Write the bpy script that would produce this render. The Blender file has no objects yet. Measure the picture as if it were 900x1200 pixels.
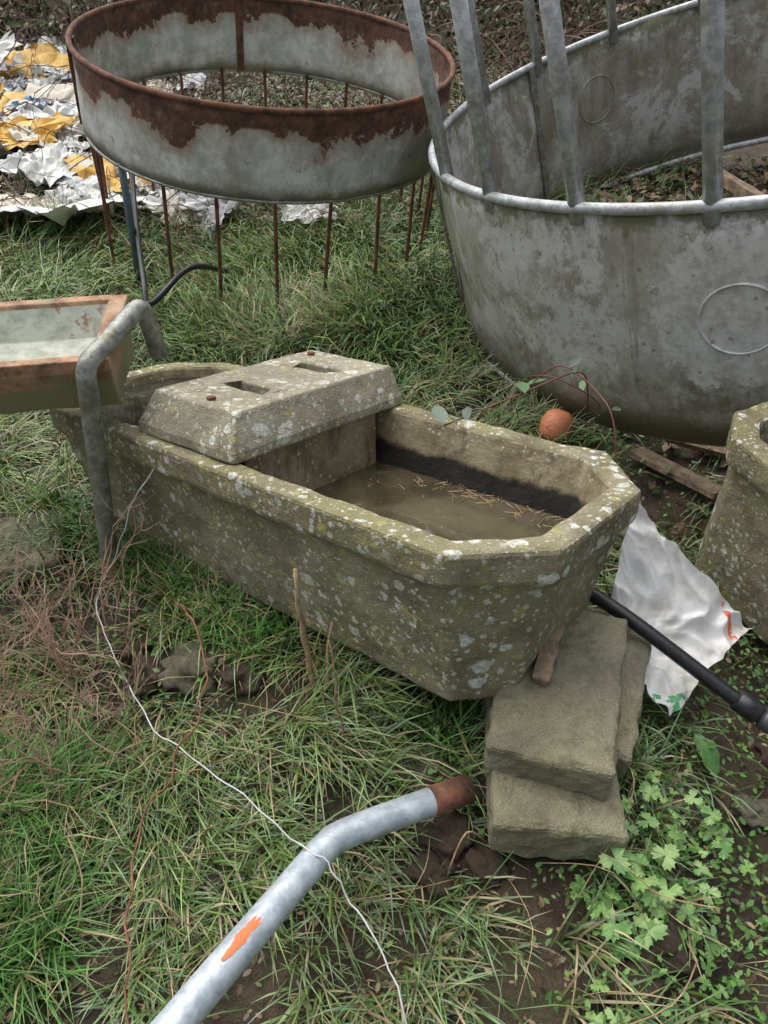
import bpy, math, random, bmesh
import numpy as np
from mathutils import Vector, Matrix, noise as mnoise
random.seed(7); RNG=np.random.default_rng(11)
scene=bpy.context.scene
col=scene.collection
TRO=(-.235,1.69,.55); TR_ROT=(-.68,-.19,-.22)
TL,TW,TC,TH=1.825,.70,.165,.435
CY,SY=math.cos(TR_ROT[0]),math.sin(TR_ROT[0])

# ---------------------------------------------------------------- terrain
def sstep(a,b,x):
    t=np.clip((x-a)/(b-a),0,1); return t*t*(3-2*t)
def gh(x,y):
    x=np.asarray(x,float);y=np.asarray(y,float)
    z=.025*np.sin(1.7*x+.5)*np.cos(1.3*y)+.014*np.sin(4.1*x+2.2*y)+.012*np.sin(7.3*x-5.1*y+1)+.006*np.sin(17*x+3)*np.sin(14*y+x*5)
    z=z+.12*np.exp(-((x-.42)**2/.16+(y-.9)**2/.2))
    dx=x-TRO[0];dy=y-TRO[1];u=dx*CY+dy*SY;v=-dx*SY+dy*CY
    z=z+np.clip(.13+.15*u,.0,.18)*np.exp(-(np.clip(-v-.25,0,9)/.38)**2)*np.exp(-(np.clip(v-.2,0,9)/.3)**2)*sstep(.80,.25,u)*sstep(-1.5,-1.,u)
    z=z+.17*np.clip(x-.3,0,3.2)*sstep(1.1,2.2,y)*(1-sstep(6,9,y))
    z=z+1.6*sstep(8.8,14,y)
    return z
def pat(x,y,s,seed):
    r=np.random.default_rng(seed);o=0
    for k in range(6):
        a=r.uniform(0,6.28);f=s*r.uniform(.6,1.9)
        o=o+np.sin((x*math.cos(a)+y*math.sin(a))*f+r.uniform(0,6.28))
    return o/6*1.6

# ---------------------------------------------------------------- mesh helpers
def link(o,parent=None):
    col.objects.link(o)
    if parent is not None: o.parent=parent
    return o
def mesh_obj(name,v,f,mats=(),parent=None,smooth=False,fm=None):
    me=bpy.data.meshes.new(name);me.from_pydata([tuple(p) for p in v],[],f);me.update()
    for m in mats: me.materials.append(m)
    if fm is not None: me.polygons.foreach_set("material_index",fm)
    if smooth: me.polygons.foreach_set("use_smooth",[True]*len(me.polygons))
    return link(bpy.data.objects.new(name,me),parent)
def empty(name,loc=(0,0,0),rot=None):
    e=bpy.data.objects.new(name,None);e.location=loc;e.empty_display_size=.1
    if rot is not None:
        e.rotation_mode='QUATERNION';e.rotation_quaternion=rot
    col.objects.link(e);return e
def quads_obj(name,V,F,C=None,mats=(),parent=None,smooth=True):
    me=bpy.data.meshes.new(name)
    me.vertices.add(len(V));me.vertices.foreach_set("co",np.ascontiguousarray(V,dtype=np.float32).ravel())
    n=len(F);me.loops.add(n*4);me.loops.foreach_set("vertex_index",np.ascontiguousarray(F,dtype=np.int32).ravel())
    me.polygons.add(n);me.polygons.foreach_set("loop_start",np.arange(n,dtype=np.int32)*4)
    try: me.polygons.foreach_set("loop_total",np.full(n,4,dtype=np.int32))
    except Exception: pass
    if smooth: me.polygons.foreach_set("use_smooth",np.ones(n,dtype=bool))
    me.update(calc_edges=True)
    if C is not None:
        a=me.color_attributes.new("Col",'FLOAT_COLOR','POINT')
        C4=np.ones((len(V),4),dtype=np.float32);C4[:,:3]=C;a.data.foreach_set("color",C4.ravel())
    for m in mats: me.materials.append(m)
    return link(bpy.data.objects.new(name,me),parent)
def smooth_path(pts,n=6,closed=False):
    P=[Vector(p) for p in pts];out=[]
    m=len(P);rng=range(m if closed else m-1)
    for i in rng:
        if closed: a,b,c,d=P[(i-1)%m],P[i],P[(i+1)%m],P[(i+2)%m]
        else: a,b,c,d=P[max(i-1,0)],P[i],P[i+1],P[min(i+2,m-1)]
        for k in range(n):
            t=k/n
            out.append(.5*((2*b)+(c-a)*t+(2*a-5*b+4*c-d)*t*t+(-a+3*b-3*c+d)*t**3))
    if not closed: out.append(P[-1])
    return out
def tube_data(pts,r,seg=8,closed=False,cap=True):
    P=[Vector(p) for p in pts];n=len(P)
    R=r if hasattr(r,'__len__') else [r]*n
    v=[];f=[];up=None
    for i in range(n):
        if closed: t=P[(i+1)%n]-P[(i-1)%n]
        else: t=P[min(i+1,n-1)]-P[max(i-1,0)]
        if t.length<1e-9:t=Vector((0,0,1))
        t.normalize()
        if up is None:
            up=Vector((0,0,1)) if abs(t.z)<.9 else Vector((1,0,0))
        a=(up-t*up.dot(t)).normalized();b=t.cross(a);up=a
        for k in range(seg):
            th=2*math.pi*k/seg;v.append(P[i]+(a*math.cos(th)+b*math.sin(th))*R[i])
    for i in range(n if closed else n-1):
        j=(i+1)%n
        for k in range(seg):
            l=(k+1)%seg;f.append((i*seg+k,i*seg+l,j*seg+l,j*seg+k))
    if cap and not closed:
        f.append(tuple(range(seg))[::-1]);f.append(tuple((n-1)*seg+k for k in range(seg)))
    return v,f
def tube(name,pts,r,mat,parent=None,seg=10,closed=False,hollow=False):
    v,f=tube_data(pts,r,seg,closed,cap=not hollow)
    o=mesh_obj(name,v,f,[mat],parent,smooth=True)
    if hollow:
        m=o.modifiers.new("s",'SOLIDIFY');m.thickness=.005;m.offset=-1
    return o
def merge(parts):
    V=[];F=[]
    for v,f in parts:
        b=len(V);V+=list(v);F+=[tuple(i+b for i in q) for q in f]
    return V,F
def octo(L,W,cu,cv,d,z):
    x=L/2-d;y=W/2-d;a=max(cu-.59*d,.02);b=max(cv-.59*d,.02)
    return [(-x+a,-y,z),(x-a,-y,z),(x,-y+b,z),(x,y-b,z),(x-a,y,z),(-x+a,y,z),(-x,y-b,z),(-x,-y+b,z)]
def refine(loops,counts,bands,mi):
    L2=[]
    for l in loops:
        r=[];n=len(l)
        for i in range(n):
            a=Vector(l[i]);b=Vector(l[(i+1)%n])
            for k in range(counts[i]): r.append(a.lerp(b,k/counts[i]))
        L2.append(r)
    out=[];m=[]
    for i in range(len(L2)-1):
        for k in range(bands[i]):
            out.append([p.lerp(q,k/bands[i]) for p,q in zip(L2[i],L2[i+1])]);m.append(mi[i])
    out.append(L2[-1]);return out,m
def stack(loops,mi=None,cap0=True,cap1=True,m0=0,m1=0):
    n=len(loops[0]);V=[];F=[];M=[]
    for l in loops: V+=list(l)
    for i in range(len(loops)-1):
        for k in range(n):
            l=(k+1)%n;F.append((i*n+k,i*n+l,(i+1)*n+l,(i+1)*n+k));M.append(mi[i] if mi else 0)
    if cap0: F.append(tuple(range(n))[::-1]);M.append(m0)
    if cap1:
        b=(len(loops)-1)*n;F.append(tuple(b+k for k in range(n)));M.append(m1)
    return V,F,M
def weather(o,bev=.008,lev=3,amp=.006,size=.12):
    m=o.modifiers.new("b",'BEVEL');m.width=bev;m.segments=2;m.limit_method='ANGLE';m.angle_limit=math.radians(25)
    s=o.modifiers.new("s",'SUBSURF');s.subdivision_type='SIMPLE';s.levels=lev;s.render_levels=lev
    t=bpy.data.textures.new(o.name+"_t",'CLOUDS');t.noise_scale=size;t.noise_depth=3
    d=o.modifiers.new("d",'DISPLACE');d.texture=t;d.strength=amp;d.mid_level=.5;d.texture_coords='GLOBAL'
def box(name,size,mat,loc=(0,0,0),rot=(0,0,0),parent=None,wea=None,taper=0):
    x,y,z=size[0]/2,size[1]/2,size[2]/2
    m=max(size)/5
    cnt=[max(1,round(size[0]/m)),max(1,round(size[1]/m))]*2
    L=[[(-x,-y,-z),(x,-y,-z),(x,y,-z),(-x,y,-z)],[(-x+taper,-y+taper,z),(x-taper,-y+taper,z),(x-taper,y-taper,z),(-x+taper,y-taper,z)]]
    def inset(l,k): return [(p[0]*k,p[1]*k,p[2]) for p in l]
    loops=[inset(L[0],.5),L[0],L[1],inset(L[1],.75),inset(L[1],.35)]
    lp,mi=refine(loops,cnt,[2,max(1,round(size[2]/m)),1,1],[0]*4)
    V,F,M=stack(lp,mi)
    o=mesh_obj(name,V,F,[mat],parent);o.location=loc;o.rotation_euler=rot
    if wea: weather(o,*wea)
    return o

# ---------------------------------------------------------------- materials
class NT:
    def __init__(s,name,rough=.7,metal=0.,spec=.5):
        m=bpy.data.materials.new(name);m.use_nodes=True;s.m=m;s.t=m.node_tree
        s.b=s.t.nodes["Principled BSDF"];s.b.inputs["Roughness"].default_value=rough;s.b.inputs["Metallic"].default_value=metal
        s.b.inputs["Specular IOR Level"].default_value=spec
        s.co=s.t.nodes.new("ShaderNodeTexCoord").outputs["Object"]
    def L(s,a,b): s.t.links.new(a,b)
    def setin(s,sock,v):
        if isinstance(v,(int,float)): sock.default_value=v
        elif isinstance(v,(tuple,list)): sock.default_value=tuple(v)+((1,) if len(v)==3 and sock.type=='RGBA' else ())
        else: s.L(v,sock)
    def noise(s,scale,detail=4,rough=.6,dist=0,co=None,out="Fac"):
        n=s.t.nodes.new("ShaderNodeTexNoise");n.inputs["Scale"].default_value=scale;n.inputs["Detail"].default_value=detail
        n.inputs["Roughness"].default_value=rough;n.inputs["Distortion"].default_value=dist
        s.L(co or s.co,n.inputs["Vector"]);return n.outputs[out]
    def math(s,op,a,b=0.,c=None,clamp=False):
        n=s.t.nodes.new("ShaderNodeMath");n.operation=op;n.use_clamp=clamp
        s.setin(n.inputs[0],a);s.setin(n.inputs[1],b)
        if c is not None:s.setin(n.inputs[2],c)
        return n.outputs[0]
    def ss(s,v,a,b):
        n=s.t.nodes.new("ShaderNodeMapRange");n.interpolation_type='SMOOTHSTEP'
        s.setin(n.inputs[0],v);n.inputs[1].default_value=a;n.inputs[2].default_value=b;return n.outputs[0]
    def mix(s,f,a,b,mode='MIX'):
        n=s.t.nodes.new("ShaderNodeMix");n.data_type='RGBA';n.blend_type=mode
        s.setin(n.inputs[0],f);s.setin(n.inputs[6],a);s.setin(n.inputs[7],b);return n.outputs[2]
    def xyz(s,co=None):
        n=s.t.nodes.new("ShaderNodeSeparateXYZ");s.L(co or s.co,n.inputs[0]);return n.outputs
    def scale(s,v):
        n=s.t.nodes.new("ShaderNodeMapping");n.inputs["Scale"].default_value=v;s.L(s.co,n.inputs[0]);return n.outputs[0]
    def dist(s,p):
        n=s.t.nodes.new("ShaderNodeVectorMath");n.operation='DISTANCE';s.L(s.co,n.inputs[0]);n.inputs[1].default_value=p;return n.outputs["Value"]
    def spots(s,scale,r0,r1,dens,warp=.35):
        nz=s.noise(scale*1.6,3,.6,out="Color")
        v=s.t.nodes.new("ShaderNodeVectorMath");v.operation='SCALE';s.L(nz,v.inputs[0]);v.inputs["Scale"].default_value=warp/scale*2.2
        a=s.t.nodes.new("ShaderNodeVectorMath");a.operation='ADD';s.L(s.co,a.inputs[0]);s.L(v.outputs[0],a.inputs[1])
        vo=s.t.nodes.new("ShaderNodeTexVoronoi");vo.inputs["Scale"].default_value=scale;s.L(a.outputs[0],vo.inputs["Vector"])
        sp=s.t.nodes.new("ShaderNodeSeparateXYZ");s.L(vo.outputs["Color"],sp.inputs[0])
        rad=s.math('MULTIPLY_ADD',sp.outputs[0],r1-r0,r0)
        on=s.math('LESS_THAN',sp.outputs[1],dens)
        d=s.math('SUBTRACT',rad,vo.outputs["Distance"])
        return s.math('MULTIPLY',s.ss(d,0,.06),on)
    def bump(s,h,st=.3,dist=.01):
        n=s.t.nodes.new("ShaderNodeBump");n.inputs["Strength"].default_value=st;n.inputs["Distance"].default_value=dist
        s.L(h,n.inputs["Height"]);s.L(n.outputs[0],s.b.inputs["Normal"])
    def color(s,c): s.setin(s.b.inputs["Base Color"],c)

def m_concrete(name,lich=1.,moss=.5,base0=(.19,.168,.105),base1=(.38,.345,.25),dark=1.):
    n=NT(name,.9,spec=.3)
    c=n.mix(n.ss(n.noise(5,6,.65),.35,.68),base0,base1)
    c=n.mix(n.math('MULTIPLY',n.ss(n.noise(2.6,5,.7),.38,.58),moss),c,(.235,.225,.085))
    c=n.mix(n.math('MULTIPLY',n.ss(n.noise(9,5,.7),.52,.70),.55*dark),c,(.095,.08,.048))
    c=n.mix(n.math('MULTIPLY',n.ss(n.noise(14,6,.8),.58,.64),.40*dark),c,(.13,.125,.05))
    if lich>0:
        big=n.ss(n.noise(3.3,3,.5),.36,.54)
        med=n.ss(n.noise(5.5,3,.5),.38,.53)
        s0=n.math('MULTIPLY',n.spots(15,.10,.40,.34*lich),big)
        s1=n.math('MULTIPLY',n.spots(27,.12,.46,.52*lich),big)
        s2=n.math('MULTIPLY',n.spots(55,.12,.46,.58*lich),med)
        s3=n.spots(95,.12,.42,.38*lich)
        s4=n.spots(32,.15,.48,.28*lich)
        c=n.mix(n.math('MULTIPLY',s4,.8),c,(.40,.36,.13))
        c=n.mix(n.math('MULTIPLY',s3,.75),c,(.54,.54,.44))
        c=n.mix(n.math('MULTIPLY',s2,.85),c,(.64,.64,.55))
        lw=n.mix(n.ss(n.noise(70,3,.7),.4,.62),(.52,.53,.46),(.78,.79,.73))
        c=n.mix(n.math('MULTIPLY',s1,.92),c,lw)
        c=n.mix(n.math('MULTIPLY',s0,.86),c,lw)
    g=n.noise(260,2,.7)
    c=n.mix(n.math('MULTIPLY',n.ss(g,.5,.75),.6),c,(.10,.085,.055))
    c=n.mix(n.math('MULTIPLY',n.ss(n.noise(330,1,.5),.62,.75),.5),c,(.58,.55,.47))
    n.color(c)
    h=n.math('ADD',n.math('MULTIPLY',g,.8),n.math('MULTIPLY',n.noise(40,5,.7),1.3))
    if lich>0: h=n.math('ADD',h,n.math('MULTIPLY',s1,.3))
    n.bump(h,.8,.008);return n.m
def m_inner():
    n=NT("trough_inside",.7)
    z=n.xyz()[2]
    c=n.mix(n.ss(n.noise(8,6,.7),.35,.68),(.20,.16,.085),(.40,.345,.22))
    c=n.mix(n.math('MULTIPLY',n.ss(n.noise(13,6,.8,co=n.scale((1,1,.35))),.52,.62),.6),c,(.10,.08,.045))
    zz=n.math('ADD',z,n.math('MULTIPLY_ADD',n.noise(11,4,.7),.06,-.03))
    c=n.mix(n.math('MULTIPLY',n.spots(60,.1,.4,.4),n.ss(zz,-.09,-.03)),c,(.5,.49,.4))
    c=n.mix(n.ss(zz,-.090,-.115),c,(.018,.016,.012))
    n.color(c);n.bump(n.noise(120,4,.7),.6,.006);return n.m
def m_rust(name,c0=(.065,.032,.022),c1=(.20,.085,.048),rough=.85):
    n=NT(name,rough)
    c=n.mix(n.ss(n.noise(14,6,.7),.35,.65),c0,c1)
    c=n.mix(n.math('MULTIPLY',n.ss(n.noise(45,4,.7),.6,.75),.6),c,(.30,.17,.10))
    n.color(c);n.bump(n.noise(90,4,.7),.5,.003);return n.m
def m_ring1():
    n=NT("rusty_galvanised_sheet",.55,.1)
    x,y,z=n.xyz()
    g=n.mix(n.ss(n.noise(7,6,.75),.35,.65),(.46,.47,.47),(.76,.76,.75))
    g=n.mix(n.math('MULTIPLY',n.ss(n.noise(3,7,.8),.48,.64),.7),g,(.31,.28,.235))
    nz=n.math('MULTIPLY_ADD',n.noise(3.2,8,.72),.60,-.30)
    up=n.math('ADD',z,nz)
    rm=n.math('MAXIMUM',n.ss(up,-.115,-.10),n.ss(n.math('ADD',z,n.math('MULTIPLY',nz,.15)),-.09,-.075))
    lo=n.math('ADD',z,n.math('MULTIPLY_ADD',n.noise(9,6,.7),.16,-.08))
    g=n.mix(n.math('MULTIPLY',n.ss(lo,-.30,-.37),.85),g,(.19,.165,.125))
    g=n.mix(n.math('MULTIPLY',n.ss(n.math('ADD',x,nz),.55,.8),.6),g,(.25,.22,.17))
    r=n.mix(n.ss(n.noise(12,7,.78),.35,.65),(.06,.032,.026),(.19,.088,.058))
    r=n.mix(n.math('MULTIPLY',n.ss(n.noise(19,7,.8),.52,.66),.6),r,(.30,.20,.155))
    g=n.mix(n.math('MULTIPLY',n.ss(up,-.22,-.10),.8),g,(.36,.265,.205))
    g=n.mix(n.math('MULTIPLY',n.ss(n.noise(13,7,.8),.60,.65),.7),g,(.20,.11,.07))
    g=n.mix(n.math('MULTIPLY',n.ss(n.noise(24,4,.7,co=n.scale((1,1,.12))),.60,.72),.5),g,(.28,.20,.145))
    n.color(n.mix(rm,g,r));n.setin(n.b.inputs["Roughness"],n.math('MULTIPLY_ADD',rm,.3,.5))
    n.bump(n.math('ADD',n.noise(60,5,.7),n.math('MULTIPLY',n.noise(9,3,.6),2.)),.3,.004);return n.m
def m_ring2():
    n=NT("galvanised_sheet",.5,.12)
    x,y,z=n.xyz()
    st=n.noise(3.2,8,.76,co=n.scale((1,1,.5)))
    g=n.mix(n.ss(st,.36,.64),(.28,.255,.20),(.52,.51,.48))
    g=n.mix(n.math('MULTIPLY',n.ss(n.noise(2.1,8,.75,.4),.50,.55),.85),g,(.62,.63,.62))
    g=n.mix(n.math('MULTIPLY',n.ss(n.noise(4.5,8,.8),.51,.63),.75),g,(.24,.20,.13))
    g=n.mix(n.math('MULTIPLY',n.ss(n.noise(15,7,.85),.57,.65),.6),g,(.15,.13,.075))
    g=n.mix(n.math('MULTIPLY',n.ss(n.noise(16,4,.7,co=n.scale((1,1,.10))),.56,.70),.5),g,(.20,.18,.11))
    zz=n.math('ADD',z,n.math('MULTIPLY_ADD',n.noise(8,7,.8),.50,-.25))
    g=n.mix(n.math('MULTIPLY',n.ss(zz,-.09,-.02),.85),g,(.145,.145,.055))
    g=n.mix(n.math('MULTIPLY',n.ss(zz,-.48,-.74),.8),g,(.135,.12,.08))
    dd=n.math('ADD',n.dist((-.77,-1.32,-.32)),n.math('MULTIPLY_ADD',n.noise(5,7,.8),.5,-.25))
    g=n.mix(n.math('MULTIPLY',n.ss(dd,.26,.23),.8),g,n.mix(n.ss(n.noise(20,5,.75),.4,.65),(.72,.73,.72),(.48,.48,.45)))
    g=n.mix(n.math('MULTIPLY',n.spots(40,.08,.3,.35),.6),g,(.17,.15,.09))
    n.color(g);n.bump(n.math('ADD',n.noise(50,4,.6),n.math('MULTIPLY',n.noise(5,3,.6),3.5)),.3,.005);return n.m
def m_galv(name,a=(.38,.41,.43),b=(.62,.65,.66),dirt=.4,drt=(.22,.185,.12)):
    n=NT(name,.42,.3)
    g=n.mix(n.ss(n.noise(30,5,.7),.35,.65),a,b)
    g=n.mix(n.math('MULTIPLY',n.ss(n.noise(11,6,.75),.46,.64),dirt),g,drt)
    g=n.mix(n.math('MULTIPLY',n.ss(n.noise(70,4,.8),.58,.66),.6*min(1,dirt*2)),g,(.16,.14,.09))
    n.color(g);n.bump(n.noise(130,3,.6),.3,.002);return n.m
def m_plain(name,c,c2=None,rough=.6,metal=0,sc=20,bs=.3):
    n=NT(name,rough,metal);c2=c2 or tuple(v*.5 for v in c)
    n.color(n.mix(n.ss(n.noise(sc,5,.7),.35,.68),c2,c));n.bump(n.noise(sc*4,4,.7),bs,.003);return n.m
def m_leaf(name,rough=.42):
    n=NT(name,rough);t=n.t
    a=t.nodes.new("ShaderNodeAttribute");a.attribute_name="Col"
    n.L(a.outputs["Color"],n.b.inputs["Base Color"])
    return n.m
def m_ground():
    n=NT("ground_soil",.9)
    c=n.mix(n.ss(n.noise(6,8,.7),.35,.65),(.034,.023,.014),(.105,.075,.046))
    c=n.mix(n.math('MULTIPLY',n.ss(n.noise(2.2,6,.7),.48,.62),.55),c,(.065,.075,.025))
    c=n.mix(n.math('MULTIPLY',n.ss(n.noise(70,4,.8),.60,.7),.6),c,(.20,.15,.08))
    n.color(c)
    h=n.math('ADD',n.math('MULTIPLY',n.noise(12,6,.7),2.),n.noise(90,4,.7))
    n.bump(h,.9,.02)
    n.setin(n.b.inputs["Roughness"],n.math('MULTIPLY_ADD',n.noise(9,4),.5,.40));return n.m
def m_water(name,c0,c1):
    n=NT(name,.025);n.b.inputs["IOR"].default_value=1.55;n.b.inputs["Specular IOR Level"].default_value=1.
    c=n.mix(n.ss(n.noise(3.5,5,.6,.5),.40,.64),c0,c1)
    c=n.mix(n.math('MULTIPLY',n.ss(n.noise(16,6,.8,1.),.58,.64),.35),c,(.20,.18,.12))
    n.color(c)
    n.bump(n.noise(9,2,.5),.035,.004);return n.m

CONC=m_concrete("lichen_concrete",1.05,.65)
CONC_DK=m_concrete("mossy_concrete",.0,.42,(.17,.155,.115),(.36,.335,.27))
CONC_LT=m_concrete("cover_concrete",1.3,.2,(.24,.215,.155),(.44,.41,.32))
INNER=m_inner();RUST=m_rust("rust");RUSTO=m_rust("orange_rust",(.12,.055,.03),(.34,.16,.085))
R1M=m_ring1();R2M=m_ring2()
GALV=m_galv("galvanised_tube",dirt=.55);GALVB=m_galv("blue_grey_galvanised",(.36,.42,.48),(.58,.64,.69),.30,(.30,.30,.28))
GALVD=m_galv("dirty_galvanised",(.16,.165,.15),(.35,.365,.33),.75,(.17,.145,.075))
LEAF=m_leaf("grass_blades",.36);LEAF2=m_leaf("leaves",.5)
GROUND=m_ground()
WOOD=m_plain("weathered_wood",(.30,.22,.145),(.12,.09,.06),.85,sc=25)
STALK=m_plain("dry_stalk",(.50,.38,.23),(.28,.18,.10),.8,sc=30)
BLACKP=m_plain("black_plastic",(.022,.023,.026),(.012,.012,.014),.35,sc=30)
WHITE=m_plain("white_plastic",(.76,.77,.76),(.56,.56,.52),.45,sc=5,bs=.15)

# ---------------------------------------------------------------- ground
def build_ground():
    xs=np.concatenate([np.linspace(-60,-4,20)[:-1],np.linspace(-4,4,240),np.linspace(4,60,20)[1:]])
    ys=np.concatenate([np.linspace(-30,-.5,12)[:-1],np.linspace(-.5,5,200),np.linspace(5,14.5,50)[1:],np.linspace(14.5,120,16)[1:]])
    X,Y=np.meshgrid(xs,ys);Z=gh(X,Y)
    near=(np.abs(X)<4)&(Y<5)&(Y>-.5)
    nz=np.zeros_like(Z)
    for i in range(X.shape[0]):
        for j in range(X.shape[1]):
            if near[i,j]: nz[i,j]=mnoise.fractal(Vector((X[i,j]*9,Y[i,j]*9,0)),1,2,4)*.020
    Z=Z+nz
    idx=np.arange(X.size).reshape(X.shape)
    F=np.stack([idx[:-1,:-1],idx[:-1,1:],idx[1:,1:],idx[1:,:-1]],-1).reshape(-1,4)
    quads_obj("ground",np.stack([X,Y,Z],-1).reshape(-1,3),F,None,[GROUND])
build_ground()

# ---------------------------------------------------------------- trough
def rotq(yaw,p,r):
    return (Matrix.Rotation(yaw,3,'Z')@Matrix.Rotation(p,3,'Y')@Matrix.Rotation(r,3,'X')).to_quaternion()
CNT=[16,2,4,2,16,2,4,2]
def trough(name,loc,rq,L,W,c,H,ins=.105):
    e=empty(name,loc,rq)
    loops=[octo(L,W,c,c,ins+.13,-H),octo(L,W,c,c,ins,-H),octo(L,W,c,c,.032,-.098),octo(L,W,c,c,.006,-.080),octo(L,W,c,c,0,0),
           octo(L,W,c,c,.066,0),octo(L,W,c,c,.092,-.22),octo(L,W,c,c,.12,-.33)]
    lp,mi=refine(loops,CNT,[1,5,1,1,1,3,1],[0,0,0,0,0,1,1])
    V,F,M=stack(lp,mi,m0=0,m1=1)
    b=mesh_obj("body",V,F,[CONC,INNER],e,fm=M);weather(b,.011,2,.016,.09)
    return e
T=trough("water_trough",TRO,rotq(*TR_ROT),TL,TW,TC,TH)
p=box("partition",(.055,TW-.20,.26),INNER,(.035,0,-.13),(0,0,0),T)
def cover():
    x0,x1,y0,y1=-.305,.10,-.315,.335
    a,b_,c_,d_=-.275,.06,-.265,.325
    loops=[[(x0,y0,.003),(x1,y0,.003),(x1,y1,.003),(x0,y1,.003)],
           [(x0+.002,y0+.002,.03),(x1-.002,y0+.002,.03),(x1-.002,y1,.03),(x0+.002,y1,.03)],
           [(a,c_,.116),(b_,c_,.116),(b_,d_,.116),(a,d_,.116)]]
    V,F,M=stack(loops)
    o=mesh_obj("float_cover",V,F,[CONC_LT],T)
    cut=[]
    for yy in (-.09,.17):
        c=box("cut",(.17,.05,.10),CONC_LT,(-.09,yy,.10),(0,0,0),T);cut.append(c)
        m=o.modifiers.new("x",'BOOLEAN');m.object=c;m.operation='DIFFERENCE';m.solver='EXACT'
    bpy.context.view_layer.update()
    dg=bpy.context.evaluated_depsgraph_get()
    me=bpy.data.meshes.new_from_object(o.evaluated_get(dg))
    o.modifiers.clear();o.data=me
    for c in cut: bpy.data.objects.remove(c)
    weather(o,.006,4,.008,.08)
    for (bx,by) in ((-.07,-.235),(-.22,.27)):
        v,f=tube_data([(bx,by,.112),(bx,by,.126)],.012,6)
        mesh_obj("bolt",v,f,[RUST],T)
cover()
def water_poly(name,x0,x1,z,mat,d):
    o=octo(TL,TW,TC,TC,d,z);y=TW/2-d
    if x0>-.5: pts=[(x0,-y,z),o[1],o[2],o[3],o[4],(x0,y,z)]
    else: pts=[o[0],(x1,-y,z),(x1,y,z),o[5],o[6],o[7]]
    mesh_obj(name,pts,[tuple(range(len(pts)))],[mat],T)
water_poly("water_right",.05,9,-.170,m_water("murky_water",(.045,.038,.02),(.10,.085,.052)),.082)
water_poly("water_left",-9,.02,-.040,m_water("dark_water",(.015,.015,.012),(.045,.045,.035)),.069)
parts=[]
for i in range(80):
    x=random.uniform(.25,.70);y=random.gauss(.225,.03);a=random.uniform(0,3.14);l=random.uniform(.01,.05)
    if y>.255: continue
    z=-.168;parts.append(tube_data([(x,y,z),(x+l*math.cos(a),y+l*math.sin(a),z+random.uniform(0,.008))],.0011,3))
for i in range(16):
    x=random.uniform(.12,.75);y=random.uniform(-.2,.2);a=random.uniform(0,3.14);l=random.uniform(.005,.02)
    parts.append(tube_data([(x,y,-.168),(x+l*math.cos(a),y+l*math.sin(a),-.168)],.0011,3))
V,F=merge(parts);mesh_obj("floating_straw",V,F,[STALK],T)
T2=trough("water_trough",(1.50,1.62,.63),rotq(.42,0,.02),1.2,.5,.09,.52,.05)
pts=octo(1.2,.5,.09,.09,.08,-.15);mesh_obj("water",pts,[tuple(range(8))],[bpy.data.materials["dark_water"]],T2)

# ---------------------------------------------------------------- blocks, slab, stones
def blk(name,size,loc,rot,mat=CONC_DK):
    return box(name,size,mat,loc,rot,None,(.012,3,.022,.05))
blk("concrete_block",(.265,.42,.11),(.40,.985,.31),(math.radians(2),math.radians(-3),math.radians(-17)))
blk("concrete_block",(.275,.42,.12),(.375,.885,.195),(math.radians(-3),math.radians(2),math.radians(-5)))
blk("concrete_block",(.20,.40,.16),(.52,1.06,.20),(0,math.radians(4),math.radians(-22)))
blk("concrete_slab",(.34,.26,.07),(-1.22,1.72,.035),(.03,-.05,math.radians(12)))
box("wood_wedge",(.04,.17,.035),WOOD,(.375,1.045,.385),(math.radians(10),.1,math.radians(-20)),None,(.004,2,.008,.03))
def rock(name,loc,r,seed,mat=CONC_DK,sq=.6):
    bm=bmesh.new();bmesh.ops.create_icosphere(bm,subdivisions=4,radius=1)
    for v in bm.verts:
        d=mnoise.fractal(v.co*1.3+Vector((seed,0,0)),1,2,4);v.co*=1+.55*d
        v.co.z*=sq
    me=bpy.data.meshes.new(name);bm.to_mesh(me);bm.free()
    me.polygons.foreach_set("use_smooth",[True]*len(me.polygons))
    me.materials.append(mat);o=link(bpy.data.objects.new(name,me));o.location=loc;o.scale=(r,r*.8,r);o.rotation_euler=(0,0,seed);return o
SOIL=m_plain("wet_soil",(.10,.068,.042),(.03,.02,.013),.45,sc=14,bs=.8)
for i,(x,y,r,m) in enumerate([(-.50,1.20,.085,CONC_DK),(-.38,1.16,.06,SOIL),(-.62,1.22,.07,SOIL),(.09,.93,.065,CONC_DK),(.15,.74,.08,SOIL),(.54,.54,.08,SOIL),(.62,.55,.05,SOIL),(.88,.83,.05,CONC_DK),(1.0,.98,.05,SOIL),(.2,.86,.06,SOIL),(.48,.47,.06,SOIL),(.80,1.75,.06,CONC_DK),(.86,1.62,.05,SOIL),(-.7,1.30,.06,SOIL),(.1,.68,.05,SOIL),(.22,.69,.05,SOIL),(.0,1.02,.05,SOIL),(.17,1.0,.06,SOIL)]):
    rock("stone" if m is CONC_DK else "soil_clod",(x,y,float(gh(x,y))+.01),r,i*3.1,m)

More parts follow.
